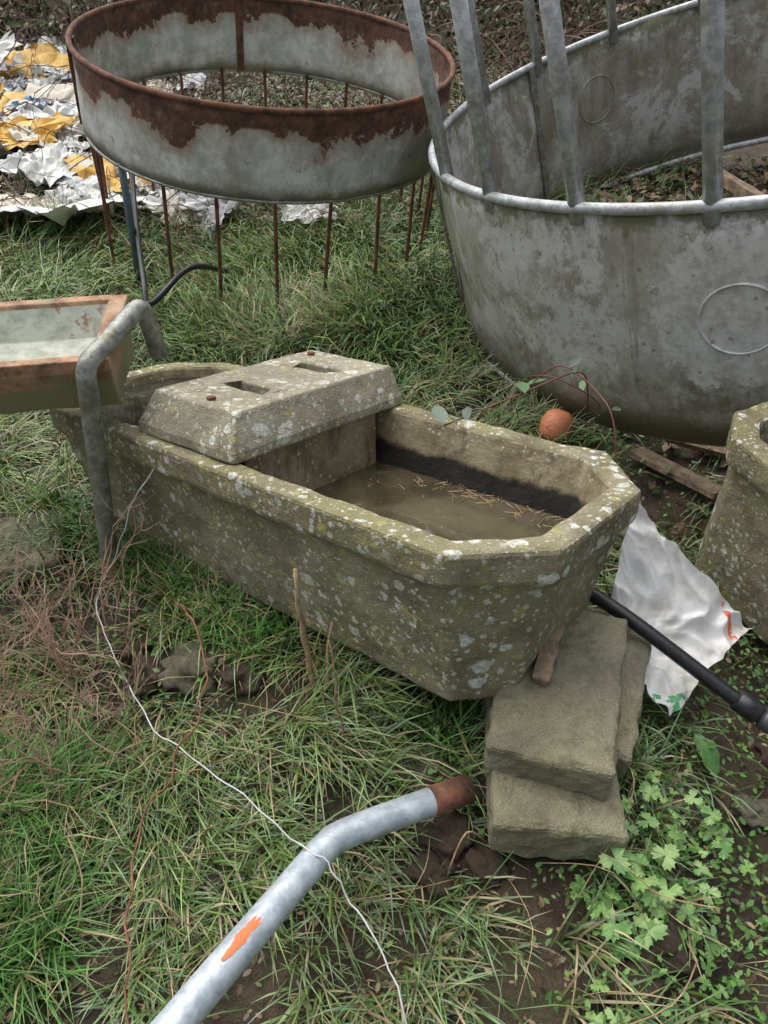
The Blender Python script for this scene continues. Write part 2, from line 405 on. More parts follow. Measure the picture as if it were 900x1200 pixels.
# ---------------------------------------------------------------- ring feeders
def ring_frame(name,C,n):
    return empty(name,C,Vector((0,0,1)).rotation_difference(Vector(n).normalized()))
def sheet(name,R,H,mat,parent,seed,dent=.010,th=.005):
    N,J=160,8;V=[];F=[]
    for i in range(N):
        a=2*math.pi*i/N
        for j in range(J+1):
            z=-H*j/J
            r=R+dent*mnoise.fractal(Vector((math.cos(a)*2.2+seed,math.sin(a)*2.2,z*2.5)),1,2,3)
            V.append((r*math.cos(a),r*math.sin(a),z))
    for i in range(N):
        k=(i+1)%N
        for j in range(J): F.append((i*(J+1)+j,i*(J+1)+j+1,k*(J+1)+j+1,k*(J+1)+j))
    o=mesh_obj(name,V,F,[mat],parent,smooth=True)
    s=o.modifiers.new("s",'SOLIDIFY');s.thickness=th;s.offset=0
    return o
def circle_pts(R,z,N=120): return [(R*math.cos(2*math.pi*i/N),R*math.sin(2*math.pi*i/N),z) for i in range(N)]
def strap(R,az,z0,z1,w,t):
    a=math.radians(az);er=Vector((math.cos(a),math.sin(a),0));et=Vector((-math.sin(a),math.cos(a),0));V=[]
    for z in (z0,z1):
        for (s,q) in ((-1,-1),(1,-1),(1,1),(-1,1)): V.append(er*(R+q*t/2)+et*(s*w/2)+Vector((0,0,z)))
    return V,[(3,2,1,0),(4,5,6,7),(0,1,5,4),(1,2,6,5),(2,3,7,6),(3,0,4,7)]
F1=ring_frame("rusty_ring_feeder",(-.575,4.27,1.02),(.10,-.07,1))
R,H=.925,.38
sheet("sheet_band",R,H,R1M,F1,3.,.018)
tube("top_lip",circle_pts(R+.002,0),.014,RUST,F1,8,True)
tube("bottom_lip",circle_pts(R,-H),.008,GALVD,F1,6,True)
v,f=merge([strap(R+.012,az,-.0,-H,.035,.014) for az in (-166,75,107)]+[strap(R-.012,az,-.0,-H,.04,.014) for az in (-166,107)])
mesh_obj("joint_flanges",v,f,[RUST],F1)
legs=[];blue=None
for k in range(22):
    az=-82+16.36*k;a=math.radians(az);r=R-.012
    sp=random.uniform(-.03,.03)
    p0=Vector((r*math.cos(a),r*math.sin(a),-H+.01));p1=Vector(((r+sp)*math.cos(a+sp),(r+sp)*math.sin(a+sp),-H-.74))
    if k==19: blue=(p0,p1);continue
    legs.append(tube_data([p0,p0.lerp(p1,.5)+Vector((random.gauss(0,.006),random.gauss(0,.006),0)),p1],.0095,6))
v,f=merge(legs);mesh_obj("legs",v,f,[RUST],F1)
tube("blue_leg",blue,.019,m_plain("blue_paint",(.05,.13,.18),(.07,.06,.06),.5),F1,8)

F2=ring_frame("galvanised_ring_feeder",(1.68,3.35,1.18),(-.28,.05,1))
R,H=1.53,.80
sheet("sheet_wall",R,H,R2M,F2,9.,.022,.004)
tube("rim_tube",circle_pts(R,0,160),.018,GALV,F2,10,True)
tube("base_tube",circle_pts(R-.012,-H,160),.019,GALV,F2,8,True)
bars=[]
for az in (-168,-153,-137.5,-122,-105,-89,-72,-56,-40,-24,-8,8,24,40,56,72,88,107,126,143):
    a=math.radians(az);jr=random.uniform(-.02,.02);rr=R-.01
    bars.append(tube_data([(rr*math.cos(a),rr*math.sin(a),-.05),((rr+.0)*math.cos(a+jr),(rr+.0)*math.sin(a+jr),.95)],.0265,12))
v,f=merge(bars);mesh_obj("upright_bars",v,f,[GALV],F2,smooth=True)
tube("upper_ring_tube",circle_pts(R,.96,120),.024,GALV,F2,8,True)
v,f=merge([strap(R+s*.012,az,0,-H,.04,.012) for az in (128,40,-60,-178) for s in (-1,1)])
mesh_obj("panel_joints",v,f,[GALVD],F2)
def emboss(az,zc,rad,inner=False):
    P=[]
    for i in range(48):
        t=2*math.pi*i/48;a=math.radians(az)+rad*math.cos(t)/R
        dn=.022*mnoise.fractal(Vector((math.cos(a)*2.2+9.,math.sin(a)*2.2,(zc+rad*math.sin(t))*2.5)),1,2,3)
        rr=R+dn+(-.003 if inner else .0025);P.append((rr*math.cos(a),rr*math.sin(a),zc+rad*math.sin(t)))
    return tube_data(P,.0042,6,True)
v,f=merge([emboss(-119,-.34,.115),emboss(112,-.3,.12,True)])
mesh_obj("pressed_circle",v,f,[R2M],F2,smooth=True)

# ---------------------------------------------------------------- metal feed tray + bent leg
e=empty("metal_feed_tray",(-1.44,1.735,.780))
def rect(L,W,z): return [(-L/2,-W/2,z),(L/2,-W/2,z),(L/2,W/2,z),(-L/2,W/2,z)]
lp,mi=refine([rect(1.42,.27,-.17),rect(1.45,.365,-.045),rect(1.46,.37,-.035),rect(1.46,.37,0),rect(1.36,.31,0),rect(1.36,.30,-.012),rect(1.30,.20,-.09)],[12,4,12,4],[2,1,1,1,1,2],[0,0,0,0,0,1])
V,F,M=stack(lp,mi,m1=1)
n=NT("tray_inside",.6);cc=n.mix(n.ss(n.noise(6,7,.75),.38,.6),(.26,.28,.21),(.48,.51,.44));cc=n.mix(n.ss(n.noise(5,6,.8),.55,.62),cc,(.28,.165,.10));n.color(cc)
TI=n.m
n=NT("tray_outside",.7);zz=n.math('ADD',n.xyz()[2],n.math('MULTIPLY_ADD',n.noise(9,6,.7),.1,-.05))
c=n.mix(n.ss(n.noise(9,7,.78),.38,.62),(.17,.08,.045),(.46,.27,.15));c=n.mix(n.math('MULTIPLY',n.ss(n.noise(7,6,.7),.50,.6),.6),c,(.28,.26,.16));c=n.mix(n.ss(zz,-.06,-.09),c,(.25,.24,.13));n.color(c);n.bump(n.noise(60,4,.7),.5,.004)
tr=mesh_obj("tray",V,F,[n.m,TI],e,fm=M);weather(tr,.004,1,.012,.1)
e.rotation_euler=(0,math.radians(-1),math.radians(7))
E=empty("bent_steel_leg")
bp=[(-.853,1.552,.0)]+smooth_path([(-.845,1.555,.03),(-.80,1.575,.35),(-.752,1.598,.71),(-.744,1.604,.77),(-.735,1.625,.795),(-.725,1.65,.80),(-.69,1.76,.815),(-.668,1.83,.825),(-.66,1.86,.815),(-.655,1.875,.78),(-.65,1.89,.66)],5)
tube("tube",bp,.0255,GALVD,E,14)
tube("rusty_foot",[(-.853,1.552,.0),(-.826,1.564,.16)],.027,RUSTO,E,14)

# ---------------------------------------------------------------- foreground pipe
E=empty("bent_galvanised_pipe")
tube("tube",smooth_path([(-.50,.05,.47),(-.327,.323,.38),(-.16,.585,.285),(-.12,.645,.265),(-.075,.682,.255),(.11,.772,.215),(.179,.804,.20)],8),.030,GALVB,E,24)
tube("rusty_end",[(.10,.768,.217),(.187,.808,.198)],.0315,RUST,E,24,hollow=True)
n=NT("orange_paint",.5);n.color((.72,.17,.05))
bm=bmesh.new();A=Vector((-.275,.405,.352));B=Vector((-.215,.499,.315));ax=(B-A).normalized()
s=ax.cross(Vector((0,0,1))).normalized();u=s.cross(ax).normalized()
rows=[]
for i in range(25):
    t=i/24;w=.50*math.sin(math.pi*min(max(t,.02),.98))**.8*(.85+.15*math.sin(t*19)+.12*math.sin(t*51));of=.04*math.sin(t*9)
    rows.append([bm.verts.new(A.lerp(B,t)+(u*math.cos(ph)+s*math.sin(ph))*.0308) for ph in np.linspace(.0+of-w*.6,.1+of+w*.6,6)])
for i in range(24):
    for j in range(5): bm.faces.new((rows[i][j],rows[i][j+1],rows[i+1][j+1],rows[i+1][j]))
me=bpy.data.meshes.new("paint_mark");bm.to_mesh(me);bm.free();me.materials.append(n.m);link(bpy.data.objects.new("paint_mark",me),E)

# ---------------------------------------------------------------- wires
WIRE=m_plain("grey_wire",(.58,.59,.59),(.42,.42,.42),.45,.2)
def wob(P,a,sd):
    return [p+Vector((mnoise.noise(Vector((i*.35,sd,0))),mnoise.noise(Vector((i*.35,sd,5))),mnoise.noise(Vector((i*.35,sd,9)))))*a for i,p in enumerate(P)]
tube("fence_wire",wob(smooth_path([(-.60,1.55,.52),(-.66,1.52,.46),(-.72,1.487,.35),(-.77,1.44,.24),(-.80,1.41,.20),(-.79,1.33,.19),(-.733,1.23,.19),(-.65,1.10,.20),(-.559,.972,.21),(-.45,.88,.22),(-.369,.82,.23),(-.26,.73,.26),(-.171,.643,.30),(-.11,.60,.30),(-.064,.55,.27),(0,.46,.25),(.037,.363,.24),(.06,.2,.2)],5),.012,3),.0018,WIRE)
tube("rusty_wire",wob(smooth_path([(-.56,1.31,.25),(-.50,1.22,.31),(-.44,1.11,.30),(-.425,1.0,.27),(-.44,.91,.25),(-.49,.80,.22),(-.515,.69,.22),(-.49,.55,.22),(-.467,.415,.22),(-.44,.3,.15)],5),.02,7),.0024,m_rust("wire_rust",(.12,.05,.03),(.26,.12,.07)))

# ---------------------------------------------------------------- stalks
E=empty("dry_stalks")
def stalk(b,t,r):
    b=Vector(b);t=Vector(t);P=[]
    for i in range(9):
        q=b.lerp(t,i/8);P.append(q+Vector((random.uniform(-1,1),random.uniform(-1,1),0))*.005)
    tube("stalk",P,[r*(1-.45*i/8)*random.uniform(.85,1.2) for i in range(9)],STALK,E,6)
stalk((-.174,1.10,.12),(-.20,1.12,.57),.009);stalk((-.098,.95,.14),(-.115,.955,.53),.0034);stalk((-.15,1.08,.14),(-.13,1.16,.34),.006)
for _ in range(44):
    x=random.uniform(-1.0,.6);y=random.uniform(.35,1.15);g=float(gh(x,y))+.05;a=random.uniform(0,6.28);l=random.uniform(.1,.3)
    tube("dead_stem",smooth_path([(x,y,g),(x+l*.5*math.cos(a),y+l*.5*math.sin(a),g+random.uniform(.03,.10)),(x+l*math.cos(a+.3),y+l*math.sin(a+.3),g+random.uniform(-.02,.08))],4),random.uniform(.001,.002),STALK,E,4)
parts=[]
def twig(p,d,l,r,depth):
    P=[Vector(p)];d=Vector(d).normalized()
    for i in range(5):
        d=(d+Vector((random.gauss(0,.16),random.gauss(0,.16),random.gauss(0,.12)))).normalized();P.append(P[-1]+d*l/5)
    parts.append(tube_data(P,[r*(1-.7*i/5) for i in range(6)],4))
    if depth>0:
        for k in range(random.randint(2,5)):
            q=P[random.randint(1,5)];twig(q,d+Vector((random.gauss(0,.6),random.gauss(0,.6),random.gauss(.1,.35))),l*random.uniform(.35,.65),r*.6,depth-1)
for i in range(44):
    x=random.uniform(-1.15,-.68);y=random.uniform(.85,1.40)
    twig((x,y,float(gh(x,y))),(random.gauss(0,.4),random.gauss(0,.3),1),random.uniform(.20,.40),.0032,2)
v,f=merge(parts);mesh_obj("dry_shrub",v,f,[m_plain("dry_shrub_stem",(.52,.34,.26),(.32,.20,.14),.8)])

# ---------------------------------------------------------------- black water pipe + bag
E=empty("black_water_pipe")
A=Vector((.30,1.46,.28));B=Vector((.542,1.247,.335));C_=Vector((.903,.943,.235));D=Vector((1.35,.58,.18))
tube("tube",smooth_path([A,B,C_,D],6),.0185,BLACKP,E,14)
dr=(C_-B).normalized();K=C_-dr*.06
tube("collar",[K-dr*.035,K-dr*.03,K+dr*.02,K+dr*.025],[.022,.028,.028,.022],BLACKP,E,16)
tube("collar_nut",[K+dr*.03,K+dr*.035,K+dr*.06,K+dr*.065],[.022,.026,.026,.02],m_plain("grey_fitting",(.10,.10,.11),(.06,.06,.07),.35),E,8)
def crumple(name,c,ux,uy,mat,seed,amp=.04,n=18,parent=None,freq=3.,ragged=.12):
    c=Vector(c);ux=Vector(ux);uy=Vector(uy);nn=ux.cross(uy).normalized();V=[];F=[]
    for i in range(n+1):
        for j in range(n+1):
            a=i/n*2-1;b=j/n*2-1
            ed=1+ragged*mnoise.fractal(Vector((a*2+seed,b*2,1)),1,2,3)*2
            k=ed*(1-.18*(abs(a)*abs(b))**1.5)
            q=c+ux*(a*k)+uy*(b*k)
            d=mnoise.fractal(Vector((a*freq*.5+seed,b*freq*.5,seed)),1,2,4)
            rg=-abs(mnoise.noise(Vector((a*freq+seed*2,b*freq,0))))
            V.append(q+nn*(amp*(d+1.4*rg+.3)))
    for i in range(n):
        for j in range(n): F.append((i*(n+1)+j,(i+1)*(n+1)+j,(i+1)*(n+1)+j+1,i*(n+1)+j+1))
    return mesh_obj(name,V,F,[mat],parent,smooth=(int(seed*10)%2==0))
def bag():
    c00=Vector((.56,1.20,.27));c10=Vector((.69,1.00,.18));c11=Vector((.985,1.27,.20));c01=Vector((.64,1.43,.50))
    n=80;V=[];F=[]
    for i in range(n+1):
        for j in range(n+1):
            a=i/n;b=j/n
            aa=a+.05*mnoise.fractal(Vector((b*3.5,7,a)),1,2,3);bb=b+.05*mnoise.fractal(Vector((a*3,3,b)),1,2,3)
            q=c00.lerp(c10,aa).lerp(c01.lerp(c11,aa),bb)
            w=mnoise.fractal(Vector((a*2.2,b*2.2,9)),1,2,2)*1.3
            d=mnoise.fractal(Vector((a*1.8,b*1.6,5)),1,2,3)*.035-abs(mnoise.noise(Vector((a*3.6+b*2.4+w,b*1.1,2))))*.034-abs(mnoise.noise(Vector((a*3-b*5+w*1.5,b*2,8))))*.026-abs(mnoise.noise(Vector((a*11+b*7+w,b*5,4))))*.008
            V.append(q+Vector((.1,-.25,.9))*(d+.015)-Vector((0,0,.05*math.sin(math.pi*a)*math.sin(math.pi*b))))
    for i in range(n):
        for j in range(n): F.append((i*(n+1)+j,(i+1)*(n+1)+j,(i+1)*(n+1)+j+1,i*(n+1)+j+1))
    nt=NT("bag_plastic",.38)
    x,y,z=nt.xyz()
    c=nt.mix(nt.ss(nt.noise(7,6,.75),.42,.7),(.76,.76,.75),(.56,.54,.48))
    st=nt.math('LESS_THAN',nt.math('ABSOLUTE',nt.math('SUBTRACT',nt.math('ADD',x,nt.math('MULTIPLY',y,.35)),1.36)),.008)
    c=nt.mix(nt.math('MULTIPLY',st,nt.ss(nt.noise(25,3),.4,.5)),c,(.75,.14,.06))
    gr=nt.math('MULTIPLY',nt.math('LESS_THAN',y,1.055),nt.ss(nt.noise(30,3),.5,.56))
    c=nt.mix(gr,c,(.08,.33,.14))
    nt.color(c);nt.bump(nt.noise(30,5,.7),.3,.008)
    mesh_obj("plastic_feed_bag",V,F,[nt.m],None,smooth=True)
bag()
def pot(loc,rot):
    e=empty("terracotta_pot",loc);e.rotation_euler=rot
    prof=[(.0,-.06),(.03,-.058),(.050,-.045),(.063,-.01),(.064,.02),(.057,.045),(.046,.055),(.040,.05),(.050,.02),(.050,-.01),(.03,-.045),(0,-.05)]
    N=28;V=[];F=[]
    for r,z in prof:
        for k in range(N): V.append((r*math.cos(2*math.pi*k/N),r*math.sin(2*math.pi*k/N),z))
    for i in range(len(prof)-1):
        for k in range(N):
            l=(k+1)%N;F.append((i*N+k,i*N+l,(i+1)*N+l,(i+1)*N+k))
    mesh_obj("pot",V,F,[m_plain("terracotta",(.66,.24,.12),(.52,.19,.10),.55,sc=12,bs=.15)],e,smooth=True)
pot((.655,2.30,float(gh(.655,2.3))+.07),(math.radians(165),.3,.2))
W3=(.003,2,.006,.03)
def board(sz,x,y,dz,rx,ry,rz,m=WOOD): box("wooden_board",sz,m,(x,y,float(gh(x,y))+dz),(rx,ry,math.radians(rz)),None,W3)
board((.07,.36,.022),1.0,1.98,.06,math.radians(-8),.12,32)
board((.06,.28,.02),1.14,2.10,.06,math.radians(5),-.1,70)
board((.05,.22,.02),.82,1.78,.04,.1,-.1,-15)
board((.10,.8,.05),1.95,3.9,.12,.1,.2,25)
board((.09,.8,.04),1.45,3.7,.12,.05,.25,60,m_plain("old_yellow_wood",(.40,.30,.12),(.2,.14,.06),.8))

# ---------------------------------------------------------------- litter
cols={"white":WHITE,"yellow":m_plain("yellow_plastic",(.76,.47,.09),(.55,.32,.05),.5,sc=5),"blue":m_plain("blue_plastic",(.12,.27,.5),(.07,.15,.28),.45),
"cream":m_plain("cream_plastic",(.66,.62,.52),(.42,.38,.30),.6,sc=7),"grey":m_plain("grey_plastic",(.52,.54,.55),(.32,.33,.33),.5)}
E=empty("plastic_litter")
L=[(-1.98,4.4,.46,.32,"white"),(-2.67,5.9,.34,.26,"yellow"),(-1.75,5.1,.36,.25,"yellow"),(-2.5,6.3,.5,.35,"white"),(-3.5,8.2,.40,.3,"yellow"),(-3.2,8.5,.5,.35,"white"),(-3.0,7.1,.45,.35,"cream"),(-.45,4.5,.18,.11,"white"),(-1.75,5.6,.22,.15,"grey"),(-2.2,5.2,.3,.2,"white"),(-3.0,6.1,.3,.22,"white"),(-3.9,8.0,.4,.3,"white"),(-2.7,7.9,.3,.2,"blue"),(-1.2,4.7,.22,.12,"grey"),(-2.45,4.1,.12,.1,"white"),(-.9,5.2,.2,.12,"cream"),(-3.3,6.9,.3,.22,"yellow"),(-2.2,4.6,.3,.2,"cream")]
for i in range(90):
    y=random.uniform(4.5,9.0);x=random.uniform(-.55*y,-.22*y)
    L.append((x,y,random.uniform(.06,.26),random.uniform(.05,.17),random.choice(["white","white","cream","grey","white","grey","blue" if random.random()<.4 else "cream","yellow" if random.random()<.5 else "white"])))
for i,(x,y,a,b,c) in enumerate(L):
    t=random.uniform(0,3.14);tx=random.gauss(.05,.18);ty=random.gauss(0,.18)
    ux=Vector((math.cos(t)*a,math.sin(t)*a,tx*a));uy=Vector((-math.sin(t)*b,math.cos(t)*b,(ty+.25)*b))
    crumple("sheet",(x,y,float(gh(x,y))+.10+random.uniform(0,.06)),ux,uy,cols[c],i*1.7,.11*max(a,b)+.02,16,E,3.8,.24)
crumple("green_tarp",(1.35,3.55,.35),(.2,0,.05),(0,.15,.03),m_plain("green_plastic",(.02,.15,.06),None,.5),5.5,.04)

# ---------------------------------------------------------------- grass
def blades(x,y,z,ang,el,bend,ln,wd,c0,c1):
    n=len(x);S=3
    V=np.zeros((n,2*(S+1),3),np.float32);C=np.zeros((n,2*(S+1),3),np.float32)
    px,py,pz=x.copy(),y.copy(),z.copy()
    tw=RNG.normal(0,.5,n);sx=-np.sin(ang+tw);sy=np.cos(ang+tw)
    for s in range(S+1):
        w=wd*(1,.9,.6,.06)[s]*.5
        V[:,2*s,0]=px-sx*w;V[:,2*s,1]=py-sy*w;V[:,2*s,2]=pz
        V[:,2*s+1,0]=px+sx*w;V[:,2*s+1,1]=py+sy*w;V[:,2*s+1,2]=pz+w*.3
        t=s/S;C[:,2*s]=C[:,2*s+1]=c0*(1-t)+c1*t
        e=el-bend*(s+.5)/S
        px=px+np.cos(e)*np.cos(ang)*ln/S;py=py+np.cos(e)*np.sin(ang)*ln/S;pz=pz+np.sin(e)*ln/S
    b=(np.arange(n)*2*(S+1))[:,None,None]
    q=np.array([[2*s,2*s+1,2*s+3,2*s+2] for s in range(S)])[None]
    return V.reshape(-1,3),(b+q).reshape(-1,4),C.reshape(-1,3)
def in_trough(x,y,m=0.):
    dx=x-TRO[0];dy=y-TRO[1];u=dx*CY+dy*SY;v=-dx*SY+dy*CY
    return (np.abs(u)<TL/2-.10+m)&(np.abs(v)<TW/2-.06+m)
MUD=[(-.52,1.20,.24,.14),(.15,.73,.20,.16),(.53,.53,.19,.14),(.95,2.0,.32,.30),(.85,1.3,.27,.22),(.85,.8,.26,.24),(-.30,1.10,.12,.10),(-.82,1.43,.19,.15),(.35,.70,.12,.08),(-.62,.62,.13,.1),(.10,1.0,.20,.13),(-.33,.45,.12,.08),(.80,.42,.14,.12),(-.62,.38,.14,.09),(-.05,.52,.10,.08),(.25,.42,.13,.07),(-.2,.85,.12,.08)]
def keep(x,y):
    k=np.clip(.58+.80*pat(x,y,8,5),.05,1)
    k=np.where(y>3,np.clip(k+.35,0,1),k)
    for (a,b,rx,ry) in MUD:
        k=k*(1-.97*np.exp(-(((x-a)/rx)**2+((y-b)/ry)**2)**2))
    k=np.where(in_trough(x,y),0,k)
    d2=np.hypot(x-1.88,y-3.31);k=np.where(d2<1.5,.05*k,k)
    k=np.where((x<-.8)&(x>-2.2)&(np.abs(y-1.79)<.1),k*.4,k)
    litter=(y>4.6)&(x<-.2*y);k=np.where(litter,k*.22,k)
    k=k*(1-.8*sstep(6.5,9,y))
    k=np.where((x>.62)&(y<1.5),k*.45,k)
    blk=(np.abs(x-.40)<.14)&(np.abs(y-.92)<.24);k=np.where(blk,0,k)
    return k
def zone(x0,x1,y0,y1,nt,nb,l0,l1,w0,w1,spread,up=.55,br=1.):
    tx=RNG.uniform(x0,x1,nt);ty=RNG.uniform(y0,y1,nt)
    s=RNG.uniform(0,1,nt)<keep(tx,ty);tx,ty=tx[s],ty[s];nt=len(tx)
    ta=2.6*pat(tx,ty,2.6,21)+RNG.normal(0,.6,nt)-1.2
    tl=RNG.uniform(.6,1.3,nt)*(1+.35*pat(tx,ty,3.4,8))
    hue=pat(tx,ty,2.6,33)+RNG.normal(0,.4,nt)
    I=np.repeat(np.arange(nt),nb);n=len(I)
    x=tx[I]+RNG.normal(0,spread,n);y=ty[I]+RNG.normal(0,spread,n)
    ok=~in_trough(x,y,.01);I,x,y=I[ok],x[ok],y[ok];n=len(I)
    ang=ta[I]+RNG.normal(0,.8,n);el=RNG.uniform(up,1.5,n);bend=RNG.uniform(.5,2.3,n)
    ln=RNG.uniform(l0,l1,n)*tl[I];wd=RNG.uniform(w0,w1,n)
    h=np.clip(.5+.5*hue[I]+RNG.normal(0,.18,n),0,1)[:,None]
    g1=np.array([.070,.185,.038]);g2=np.array([.215,.335,.09])
    tip=g1*(1-h)+g2*h;tip=tip*RNG.uniform(.55,1.45,(n,1))
    bl=RNG.uniform(0,1,n)<.20;tip[bl]=tip[bl]*.55+np.array([.18,.26,.19])*.6
    dead=RNG.uniform(0,1,n)<(.15+.14*(pat(x,y,4,77)>.2));tip[dead]=np.array([.46,.38,.21])*RNG.uniform(.5,1.2,(dead.sum(),1))
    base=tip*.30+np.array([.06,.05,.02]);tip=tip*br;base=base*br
    return blades(x,y,gh(x,y)-.004,ang,el,bend,ln,wd,base,tip)
Z=[zone(-1.25,1.45,.12,1.5,4200,15,.06,.20,.003,.0068,.015),
   zone(-1.9,1.6,1.5,3.0,5200,12,.08,.22,.0035,.0075,.024),
   zone(-2.6,2.0,3.0,5.2,7000,11,.10,.27,.005,.010,.035,.7,1.15),
   zone(-5,5,5.2,9.5,5500,9,.08,.22,.007,.013,.06,.7),
   zone(-3.5,3.5,-1.5,.12,1500,8,.05,.2,.004,.008,.03),
   zone(1.3,4,.1,3,2500,9,.06,.18,.004,.008,.03),zone(-4.5,-1.25,.1,3,3000,9,.06,.22,.004,.008,.03),
   zone(-1.25,1.45,.12,1.6,3200,14,.02,.07,.002,.0045,.03,.3,.8)]
def fringe():
    n=190;u=RNG.uniform(-.95,.30,n);v=RNG.uniform(-.46,-.32,n)
    x=TRO[0]+u*CY-v*SY;y=TRO[1]+u*SY+v*CY
    x=np.concatenate([x,RNG.uniform(-1.1,-.70,170),RNG.normal(.18,.04,16)]);y=np.concatenate([y,RNG.uniform(.50,.95,170),RNG.normal(1.02,.03,16)])
    I=np.repeat(np.arange(len(x)),16);m=len(I)
    X=x[I]+RNG.normal(0,.012,m);Y=y[I]+RNG.normal(0,.012,m)
    far=(y[I]>1.0)
    g=np.array([.10,.24,.045])*RNG.uniform(.6,1.5,(m,1));d=RNG.uniform(0,1,m)<.18;g[d]=np.array([.44,.36,.19])*RNG.uniform(.6,1.1,(d.sum(),1))
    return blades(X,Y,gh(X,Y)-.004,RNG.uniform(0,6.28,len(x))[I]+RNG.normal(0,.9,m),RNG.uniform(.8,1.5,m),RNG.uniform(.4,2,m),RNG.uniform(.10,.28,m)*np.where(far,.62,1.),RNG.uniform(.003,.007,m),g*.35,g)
Z.append(fringe())
V=[];F=[];C=[];b=0
for (v,f,c) in Z: V.append(v);F.append(f+b);C.append(c);b+=len(v)
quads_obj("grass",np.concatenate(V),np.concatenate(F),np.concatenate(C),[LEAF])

# ---------------------------------------------------------------- leaves
def leafcloud(name,P,size,colf,mat=LEAF2,flat=.5,parent=None):
    n=len(P);a=RNG.uniform(0,6.28,n);t1=RNG.normal(0,flat,n);t2=RNG.normal(0,flat,n)
    U=np.stack([np.cos(a),np.sin(a),t1],-1);U/=np.linalg.norm(U,axis=1,keepdims=True)
    W=np.stack([-np.sin(a),np.cos(a),t2],-1);W/=np.linalg.norm(W,axis=1,keepdims=True)
    N=np.cross(U,W);S=(size*RNG.uniform(.5,1.3,n))[:,None]
    pts=[(-1,0,0),(-.3,-.5,.12),(.5,-.4,.10),(1,0,-.1),(.5,.4,.10),(-.3,.5,.12),(0,0,-.03)]
    V=np.zeros((n,7,3),np.float32)
    for i,(p,q,r) in enumerate(pts): V[:,i]=P+(U*p+W*q+N*r)*S*.5
    q=np.array([[0,1,2,6],[6,2,3,4],[0,6,4,5]])[None]
    F=((np.arange(n)*7)[:,None,None]+q).reshape(-1,4)
    C=np.repeat(colf(n)[:,None,:],7,1).reshape(-1,3)
    return quads_obj(name,V.reshape(-1,3),F,C,[mat],parent,smooth=False)
def cmix(cs,var=.4):
    cs=np.array(cs)
    def f(n): return cs[RNG.integers(0,len(cs),n)]*RNG.uniform(1-var,1+var,(n,1))
    return f
n=12000;x=RNG.uniform(-1.6,2.2,n);y=RNG.uniform(.15,3.2,n);ok=~in_trough(x,y,.02);x,y=x[ok],y[ok]
leafcloud("leaf_litter",np.stack([x,y,gh(x,y)+.012+RNG.uniform(0,.02,len(x))],-1),.018,cmix([(.12,.075,.04),(.08,.05,.03),(.20,.14,.075),(.07,.10,.03),(.24,.19,.10)]))
n=3000;cc=np.array([(.62,.66,.13),(.9,.7,.2),(.75,.55,.12),(.5,.56,.1),(.1,1.02,.10),(-.55,1.25,.15),(.95,1.9,.3),(.25,1.0,.1),(.85,1.15,.2),(1.05,1.2,.15)])
I=RNG.integers(0,len(cc),n);x=cc[I,0]+RNG.normal(0,1,n)*cc[I,2];y=cc[I,1]+RNG.normal(0,1,n)*cc[I,2];ok=~in_trough(x,y,0)&~((np.abs(x-.39)<.17)&(np.abs(y-.93)<.26));x,y=x[ok],y[ok]
leafcloud("ground_weeds",np.stack([x,y,gh(x,y)+RNG.uniform(.01,.07,len(x))],-1),.018,cmix([(.09,.21,.04),(.13,.26,.055),(.06,.15,.035)],.3))
n=9000;a=RNG.uniform(0,6.28,n);r=1.45*np.sqrt(RNG.uniform(0,1,n));x=1.88+r*np.cos(a);y=3.31+r*np.sin(a)
leafcloud("dead_leaves",np.stack([x,y,gh(x,y)+RNG.uniform(0,.08,n)],-1),.05,cmix([(.12,.075,.04),(.07,.045,.03),(.20,.15,.08),(.07,.11,.03)]))
def palmate(P,size,tilt,seed):
    r=random.Random(seed);N=44;V=[(0,0,0)];F=[]
    for i in range(N+1):
        t=-2.75+5.5*i/N
        lobes=abs(math.cos(t*1.5*0.93))**.6
        teeth=.11*math.sin(t*17)
        rad=(.34+.62*lobes+teeth)
        V.append((rad*math.cos(t),rad*math.sin(t),.14*lobes-.20*rad*rad+.05*math.sin(t*9)))
    M=Matrix.Translation(P)@Matrix.Rotation(r.uniform(0,6.28),4,'Z')@Matrix.Rotation(tilt*r.uniform(-1,1),4,'Y')@Matrix.Rotation(tilt*r.uniform(-1,1),4,'X')@Matrix.Scale(size,4)
    for i in range(1,N+1): F.append((0,i,i+1))
    return [M@Vector(v) for v in V],F
n=NT("buttercup_leaf",.45);n.color(n.mix(n.ss(n.noise(12,5,.75),.38,.62),(.085,.20,.045),(.24,.38,.12)));BL=n.m
n.bump(n.noise(150,3),.3,.002)
def weedplant(name,cx,cy,sp,num,s0,s1,hmax):
    e=empty(name);lp=[];st=[]
    for i in range(num):
        x=random.gauss(cx,sp);y=random.gauss(cy,sp);g=float(gh(x,y));z=g+random.uniform(.03,hmax);P=Vector((x,y,z));s=random.uniform(s0,s1)
        lp.append(palmate(P,s,.6,random.random()))
        q=Vector((cx+(x-cx)*.5,cy+(y-cy)*.5,g));st.append(tube_data(smooth_path([q,(q+P)/2+Vector((0,0,.01)),P],3),.0012,4))
    v,f=merge(lp);mesh_obj("leaves",v,f,[BL],e,smooth=True)
    v,f=merge(st);mesh_obj("stems",v,f,[BL],e)
weedplant("buttercup_plant",.51,.59,.050,30,.018,.040,.11)
weedplant("buttercup_plant",.62,.70,.07,40,.010,.026,.09)
weedplant("buttercup_plant",.47,.44,.05,14,.010,.022,.06)
weedplant("buttercup_plant",.08,1.0,.05,26,.007,.014,.08)
weedplant("buttercup_plant",.66,.50,.06,18,.010,.018,.06)
weedplant("buttercup_plant",.19,.93,.03,14,.006,.012,.06)
weedplant("buttercup_plant",1.45,2.6,.10,20,.03,.05,.25)
